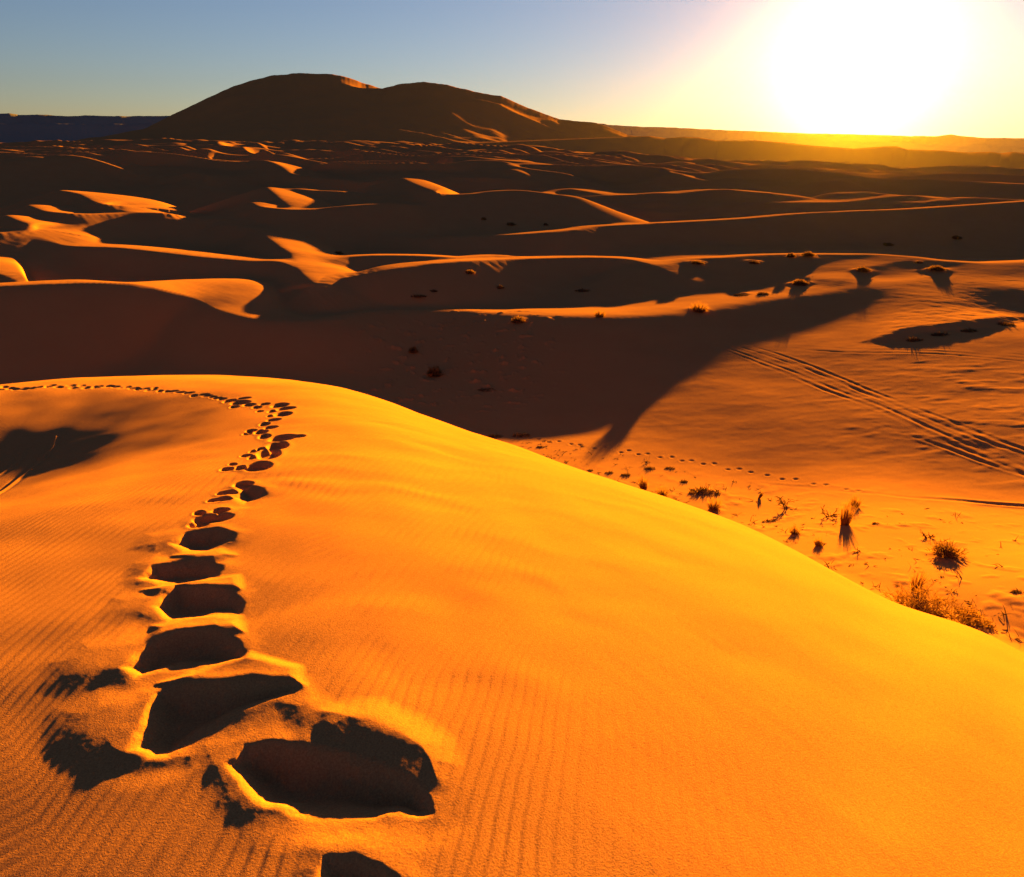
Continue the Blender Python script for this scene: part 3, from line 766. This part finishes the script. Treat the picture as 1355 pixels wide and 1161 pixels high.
G_FOOT = 'dry tufts on the bright sand at the foot of the near dune'
G_SHADE = 'bushes on the shaded valley slope'
G_CREST = 'bushes along the lit sand behind the tyre tracks'
G_BACK = 'small bushes among the dunes further back'
PLANTS = [ # kind, name, px, py of the base, width px, height px, group, label
 ('spray','sprawling_shrub',1263,830,150,46,None,'wide sprawling dry reddish shrub lying on the edge of the bright foreground dune'),
 ('tussock','grass_tussock',1211,783,30,44,G_FOOT,'tall slender upright grass tussock standing directly above the wide sprawling shrub'),
 ('bush','desert_bush',1250,738,66,36,G_FOOT,'broad dark bush on a sand mound casting the widest shadow near the sprawling shrub'),
 ('dead','dead_plant',1226,713,13,9,G_FOOT,'small dark knot of twigs touching the upper left end of the broad dark bush'),
 ('tussock','grass_tussock',1117,695,28,38,G_FOOT,'thick upright tussock with a long forked shadow falling towards the viewer'),
 ('tussock','grass_tussock',1131,671,22,18,G_FOOT,'short pale grass clump right behind the tussock with the forked shadow'),
 ('dead','dead_plant',1096,684,30,15,G_FOOT,'dark dead plant with drooping twigs just left of the tussock with the forked shadow'),
 ('dead','dead_plant',1041,674,18,17,G_FOOT,'dark stubby dead plant on bare sand, further left than the one with drooping twigs'),
 ('tussock','grass_tussock',1004,660,6,13,G_FOOT,'thin lone sprig on bare sand left of the dark stubby dead plant'),
 ('low','low_shrub',933,653,46,14,G_FOOT,'dark flat spreading shrub, widest plant of the row behind the dune edge'),
 ('tussock','grass_tussock',944,675,34,20,G_FOOT,'loose grass clump right in front of the dark flat spreading shrub'),
 ('tussock','grass_tussock',877,657,30,17,G_FOOT,'wispy grass tuft on the dune edge left of the loose grass clump'),
 ('tussock','grass_tussock',852,646,22,21,G_FOOT,'upright brown tuft behind and left of the wispy grass tuft on the dune edge'),
 ('low','low_shrub',829,629,15,8,G_FOOT,'small dark tuft left of the upright brown tuft on the dune edge'),
 ('low','low_shrub',860,620,15,7,G_FOOT,'left one of two small dark tufts close to the line of footprints in the valley'),
 ('low','low_shrub',887,620,17,6,G_FOOT,'right one of two small dark tufts close to the line of footprints in the valley'),
 ('low','low_shrub',905,638,10,8,G_FOOT,'tiny peaked tuft just behind the dark flat spreading shrub'),
 ('low','low_shrub',806,626,11,6,G_FOOT,'tiny dark tuft at the dune edge, second from the left of the row'),
 ('low','low_shrub',781,623,9,5,G_FOOT,'tiny dark tuft at the dune edge, leftmost of the row below the shadow tip'),
 ('tussock','grass_tussock',1052,709,26,14,G_FOOT,'sparse grass clump on the dune edge below the dark stubby dead plant'),
 ('tussock','grass_tussock',1083,724,20,14,G_FOOT,'sparse grass tuft on the dune edge below the forked shadow'),
 ('low','low_shrub',1022,692,28,7,G_FOOT,'flat scattered dry growth on the dune edge left of the sparse grass clump'),
 ('low','low_shrub',1159,695,9,6,G_FOOT,'tiny dark pointed tuft alone between the forked shadow tussock and the broad dark bush'),
 ('low','low_shrub',1247,766,11,5,G_FOOT,'tiny dark tuft to the right of the tall slender tussock'),
 ('low','low_shrub',1347,785,16,11,G_FOOT,'small dark tuft at the right edge beyond the sprawling shrub'),
 ('low','low_shrub',690,577,26,9,G_FOOT,'dark twiggy clump on crumbly sand where the valley shadow meets the dune edge'),
 ('low','low_shrub',655,578,20,9,G_FOOT,'brown tuft half hidden by the dune edge, left of the dark twiggy clump'),
 ('low','low_shrub',716,592,12,6,G_FOOT,'tiny tuft on the dune edge right of the dark twiggy clump'),
 ('low','low_shrub',1210,452,22,12,None,'dark tuft at the left end of the crumbly sand bank'),
 ('low','low_shrub',1245,444,26,9,None,'low dark tuft on top of the crumbly sand bank, second from its left end'),
 ('low','low_shrub',1283,439,24,8,None,'low dark tuft on the middle of the crumbly sand bank'),
 ('low','low_shrub',1330,430,30,9,None,'low dark tuft on the right part of the crumbly sand bank'),
 ('bush','desert_bush',547,468,18,15,G_SHADE,'small round bush on the shaded slope, behind the larger orange tipped bush'),
 ('bush','desert_bush',575,498,31,27,G_SHADE,'orange tipped round bush, largest on the shaded slope behind the footprint dune'),
 ('bush','desert_bush',686,427,30,16,G_SHADE,'bush at the left tip of the bright lit strip in mid picture'),
 ('low','low_shrub',553,394,24,6,G_SHADE,'dark flat bush on the shaded slope below the long bright crest'),
 ('low','low_shrub',573,386,12,5,G_SHADE,'small dark bush just above the dark flat bush on the shaded slope'),
 ('bush','desert_bush',622,362,20,9,G_SHADE,'rim lit bush right under the long bright crest'),
 ('bush','desert_bush',662,382,14,8,G_SHADE,'dark peaked bush under the middle of the long bright crest'),
 ('low','low_shrub',772,386,24,6,G_SHADE,'dark flat bush under the right half of the long bright crest'),
 ('low','low_shrub',645,517,28,5,G_SHADE,'dark flat growth low in the valley shadow, nearest the dune edge'),
 ('tussock','grass_tussock',794,419,26,11,G_CREST,'grass clump standing in the bright lit strip right of the tip bush'),
 ('tussock','grass_tussock',925,413,40,15,G_CREST,'spiky dark tussock on the lit crest casting the long shadow into the valley'),
 ('bush','desert_bush',1046,341,18,10,G_CREST,'left one of two bushes side by side on the skyline of the lit crest'),
 ('bush','desert_bush',1069,341,28,12,G_CREST,'right and larger one of two bushes side by side on the lit crest'),
 ('bush','desert_bush',997,350,20,7,G_CREST,'small mound bush left of the two bushes on the lit crest'),
 ('bush','desert_bush',922,351,28,8,G_CREST,'flat bush at the left end of the lit crest, behind the sharp dune tip'),
 ('bush','desert_bush',1058,378,34,14,G_CREST,'large rounded bush on a mound beside the shaded hollow'),
 ('low','low_shrub',983,391,26,5,G_CREST,'flat dark growth at the near rim of the shaded hollow'),
 ('low','low_shrub',1010,390,16,8,G_CREST,'small peaked growth between the rounded mound bush and the flat dark growth'),
 ('bush','desert_bush',1141,361,26,13,G_CREST,'dark bush with a trailing shadow right of the rounded mound bush'),
 ('bush','desert_bush',1238,361,34,12,G_CREST,'dark mound bush rightmost on the lit slope, with a pointed shadow'),
 ('low','low_shrub',1216,348,11,4,G_CREST,'tiny dark tuft just behind the rightmost dark mound bush'),
 ('bush','desert_bush',1175,325,22,7,G_BACK,'dark bush on the broad shaded face behind the lit crest'),
 ('bush','desert_bush',1265,316,20,8,G_BACK,'dark bush high on the broad shaded face at the right'),
 ('bush','desert_bush',676,298,18,7,G_BACK,'dark round bush just behind the long straight ridge'),
 ('bush','desert_bush',722,298,9,5,G_BACK,'smaller dark bush to the right of the round bush behind the long straight ridge'),
 ('bush','desert_bush',447,336,24,7,G_BACK,'rim lit low bush in the shade above the lit spur'),
 ('bush','desert_bush',640,291,10,6,G_BACK,'small dark bush left of and behind the round bush at the long straight ridge'),
]
def pick_mid(px, py):
    t, az = tane(px, py); rr = np.linspace(11, 165, 3000)
    z = mid_surface(rr * math.sin(az), rr * math.cos(az), rr, np.full_like(rr, float(az)))
    hit = np.nonzero(z >= -t * rr)[0]
    r_ = rr[hit[0]] if len(hit) else 60.
    return r_ * math.sin(az), r_ * math.cos(az), r_
makers = {'tussock': make_tussock, 'bush': make_bush, 'spray': make_spray, 'dead': make_dead, 'low': make_low}
pts = [pick_mid(p[2], p[3]) for p in PLANTS]
pxs = np.array([p[0] for p in pts]); pys = np.array([p[1] for p in pts])
pz, _ = height(pxs, pys, np.hypot(pxs, pys), np.arctan2(pxs, pys))
for i, ((kind, name, px, py, wpx, hpx, grp, lab), (gx, gy, gr)) in enumerate(zip(PLANTS, pts)):
    rng = np.random.default_rng(100 + i)
    _, ry_, rz_ = ray(px, py)
    depth = math.cos(PITCH) * gy - math.sin(PITCH) * pz[i]
    W = wpx * depth / F; H = hpx * depth / F / .93
    if kind == 'bush': H *= .58; W *= .8
    if kind == 'low': H *= .8
    dist = math.sqrt(gr * gr + pz[i] ** 2)
    args = {'tussock': dict(n=int(150 + 60 * W / .6)), 'bush': dict(n=int(450 + 250 * W)), 'spray': dict(n=190), 'low': dict(n=int(160 + 90 * W)), 'dead': {}}[kind]
    pieces = makers[kind](rng, W, H, dist, **args)
    loc = (gx, gy, pz[i] + EYE)
    if len(pieces) == 1:
        o = link(name, pieces[0][0], pieces[0][1], pieces[0][2])
    else:
        o = bpy.data.objects.new(name, None); col.objects.link(o); o.empty_display_size = .1
        for vs_, fs_, m_, nm_ in pieces:
            c = link(nm_, vs_, fs_, m_); c.parent = o
    o.location = loc
    o['label'] = lab; o['category'] = {'tussock': 'grass tuft', 'bush': 'bush', 'spray': 'shrub', 'dead': 'dead plant', 'low': 'shrub'}[kind]
    if grp: o['group'] = grp

# twigs and crumbs strewn over the strip at the foot of the dune: far too many to count
drng = np.random.default_rng(77); dvs, dfs, spots = [], [], []
ex = [680, 780, 850, 920, 1000, 1060, 1099, 1160, 1220, 1300, 1355]; ey = [590, 624, 648, 672, 703, 730, 752, 789, 812, 837, 868]
while len(spots) < 230:
    px = drng.uniform(690, 1350); lo = np.interp(px, ex, ey); hi_ = np.interp(px, [690, 1000, 1355], [572, 640, 690])
    py = lo - (lo - hi_) * drng.random() ** 1.5
    spots.append(pick_mid(px, py))
sx_ = np.array([p[0] for p in spots]); sy_ = np.array([p[1] for p in spots])
sz_, _ = height(sx_, sy_, np.hypot(sx_, sy_), np.arctan2(sx_, sy_))
for X0, Y0, Z0 in zip(sx_, sy_, sz_):
    g = drng.uniform(.4, 1.0) ** 2
    for k in range(drng.integers(3, 9)):
        ribbon(dvs, dfs, (X0 + drng.normal(0, .10 * g), Y0 + drng.normal(0, .10 * g), Z0 + EYE - .01), (drng.normal(), drng.normal(), drng.uniform(.1, .9)), drng.uniform(.12, .34) * g + .03, .013, .6, drng, 2)
o = link('debris', dvs, dfs, M_TWIG); o['kind'] = 'stuff'

# ------------------------------------------------------------------ camera
cam = bpy.data.cameras.new('camera'); co = bpy.data.objects.new('camera', cam); col.objects.link(co)
from mathutils import Matrix, Vector
Rv = Vector((1, 0, 0)); Fv = Vector((0, math.cos(PITCH), -math.sin(PITCH))); Uv = Vector((0, math.sin(PITCH), math.cos(PITCH)))
cxv = math.cos(RHO) * Rv + math.sin(RHO) * Uv; cyv = -math.sin(RHO) * Rv + math.cos(RHO) * Uv; czv = -Fv
mat = Matrix(((cxv.x, cyv.x, czv.x, 0), (cxv.y, cyv.y, czv.y, 0), (cxv.z, cyv.z, czv.z, EYE), (0, 0, 0, 1)))
co.matrix_world = mat
cam.sensor_width = 36; cam.sensor_fit = 'HORIZONTAL'; cam.lens = 36 * F / 1355
cam.clip_start = .05; cam.clip_end = 60000
scene.camera = co

# ------------------------------------------------------------------ light
sd = bpy.data.lights.new('sun', 'SUN'); sd.energy = 4.05; sd.angle = math.radians(.5); sd.color = (1.0, .425, .004)
so = bpy.data.objects.new('sun', sd); col.objects.link(so)
dv = Vector((math.sin(SUN_AZ) * math.cos(SUN_EL), math.cos(SUN_AZ) * math.cos(SUN_EL), math.sin(SUN_EL)))
so.rotation_euler = dv.to_track_quat('Z', 'Y').to_euler()
AUREOLE = ((1.9, (50, 49, 44)), (22, (1.5, 1.25, .85)))
w = bpy.data.worlds.new('World'); scene.world = w; w.use_nodes = True
nt = w.node_tree; bg = nt.nodes['Background']
sky = nt.nodes.new('ShaderNodeTexSky'); sky.sky_type = 'NISHITA'; sky.sun_disc = False
sky.sun_elevation = SUN_EL; sky.sun_rotation = SUN_AZ
sky.altitude = 700; sky.air_density = .88; sky.dust_density = .16; sky.ozone_density = 1.95
tint = nt.nodes.new('ShaderNodeMix'); tint.data_type = 'RGBA'; tint.blend_type = 'MULTIPLY'; tint.inputs[0].default_value = 1
tint.inputs[7].default_value = (.96, .925, 1.13, 1)
nt.links.new(sky.outputs[0], tint.inputs[6])
# dusty air scatters a bright aureole round the low sun
tc = nt.nodes.new('ShaderNodeTexCoord'); dot = nt.nodes.new('ShaderNodeVectorMath'); dot.operation = 'DOT_PRODUCT'
dot.inputs[1].default_value = tuple(dv); nt.links.new(tc.outputs['Generated'], dot.inputs[0])
def mth(op, a, b=None):
    n = nt.nodes.new('ShaderNodeMath'); n.operation = op
    for k, v in enumerate((a, b)):
        if v is None: continue
        if isinstance(v, (int, float)): n.inputs[k].default_value = v
        else: nt.links.new(v, n.inputs[k])
    return n.outputs[0]
ang = mth('ARCCOSINE', mth('MINIMUM', dot.outputs['Value'], 1.0))
acc = tint.outputs[2]
for width, colour in AUREOLE:
    e = mth('EXPONENT', mth('MULTIPLY', ang, -1.0 / math.radians(width)))
    m_ = nt.nodes.new('ShaderNodeMix'); m_.data_type = 'RGBA'; m_.blend_type = 'MULTIPLY'; m_.inputs[0].default_value = 1
    m_.inputs[6].default_value = (*colour, 1); nt.links.new(e, m_.inputs[7])
    a_ = nt.nodes.new('ShaderNodeMix'); a_.data_type = 'RGBA'; a_.blend_type = 'ADD'; a_.inputs[0].default_value = 1
    nt.links.new(acc, a_.inputs[6]); nt.links.new(m_.outputs[2], a_.inputs[7]); acc = a_.outputs[2]
nt.links.new(acc, bg.inputs[0]); bg.inputs[1].default_value = .0068

scene.view_settings.view_transform = 'Standard'; scene.view_settings.look = 'None'
scene.view_settings.exposure = 4.05; scene.view_settings.gamma = 1
scene.render.engine = 'CYCLES'
scene.cycles.use_denoising = True
scene.cycles.volume_bounces = 0
def haze():
    m, nt, N, L = new_mat('haze')
    out = N.new('ShaderNodeOutputMaterial'); v = N.new('ShaderNodeVolumePrincipled')
    v.inputs['Color'].default_value = (.056, .043, .034, 1); v.inputs['Density'].default_value = HAZE; v.inputs['Anisotropy'].default_value = .9
    L.new(v.outputs[0], out.inputs['Volume'])
    a = 4700.; b, t = -80., 300.
    vs = [(sx * a, sy * a, z) for z in (b, t) for sx, sy in ((-1, -1), (1, -1), (1, 1), (-1, 1))]
    fs = [(3, 2, 1, 0), (4, 5, 6, 7), (0, 1, 5, 4), (1, 2, 6, 5), (2, 3, 7, 6), (3, 0, 4, 7)]
    o = link('haze', vs, fs, m, False); o['kind'] = 'stuff'; return o
HAZE = 2.6e-5
if HAZE: haze()
scene.cycles.max_bounces = 6; scene.cycles.diffuse_bounces = 4
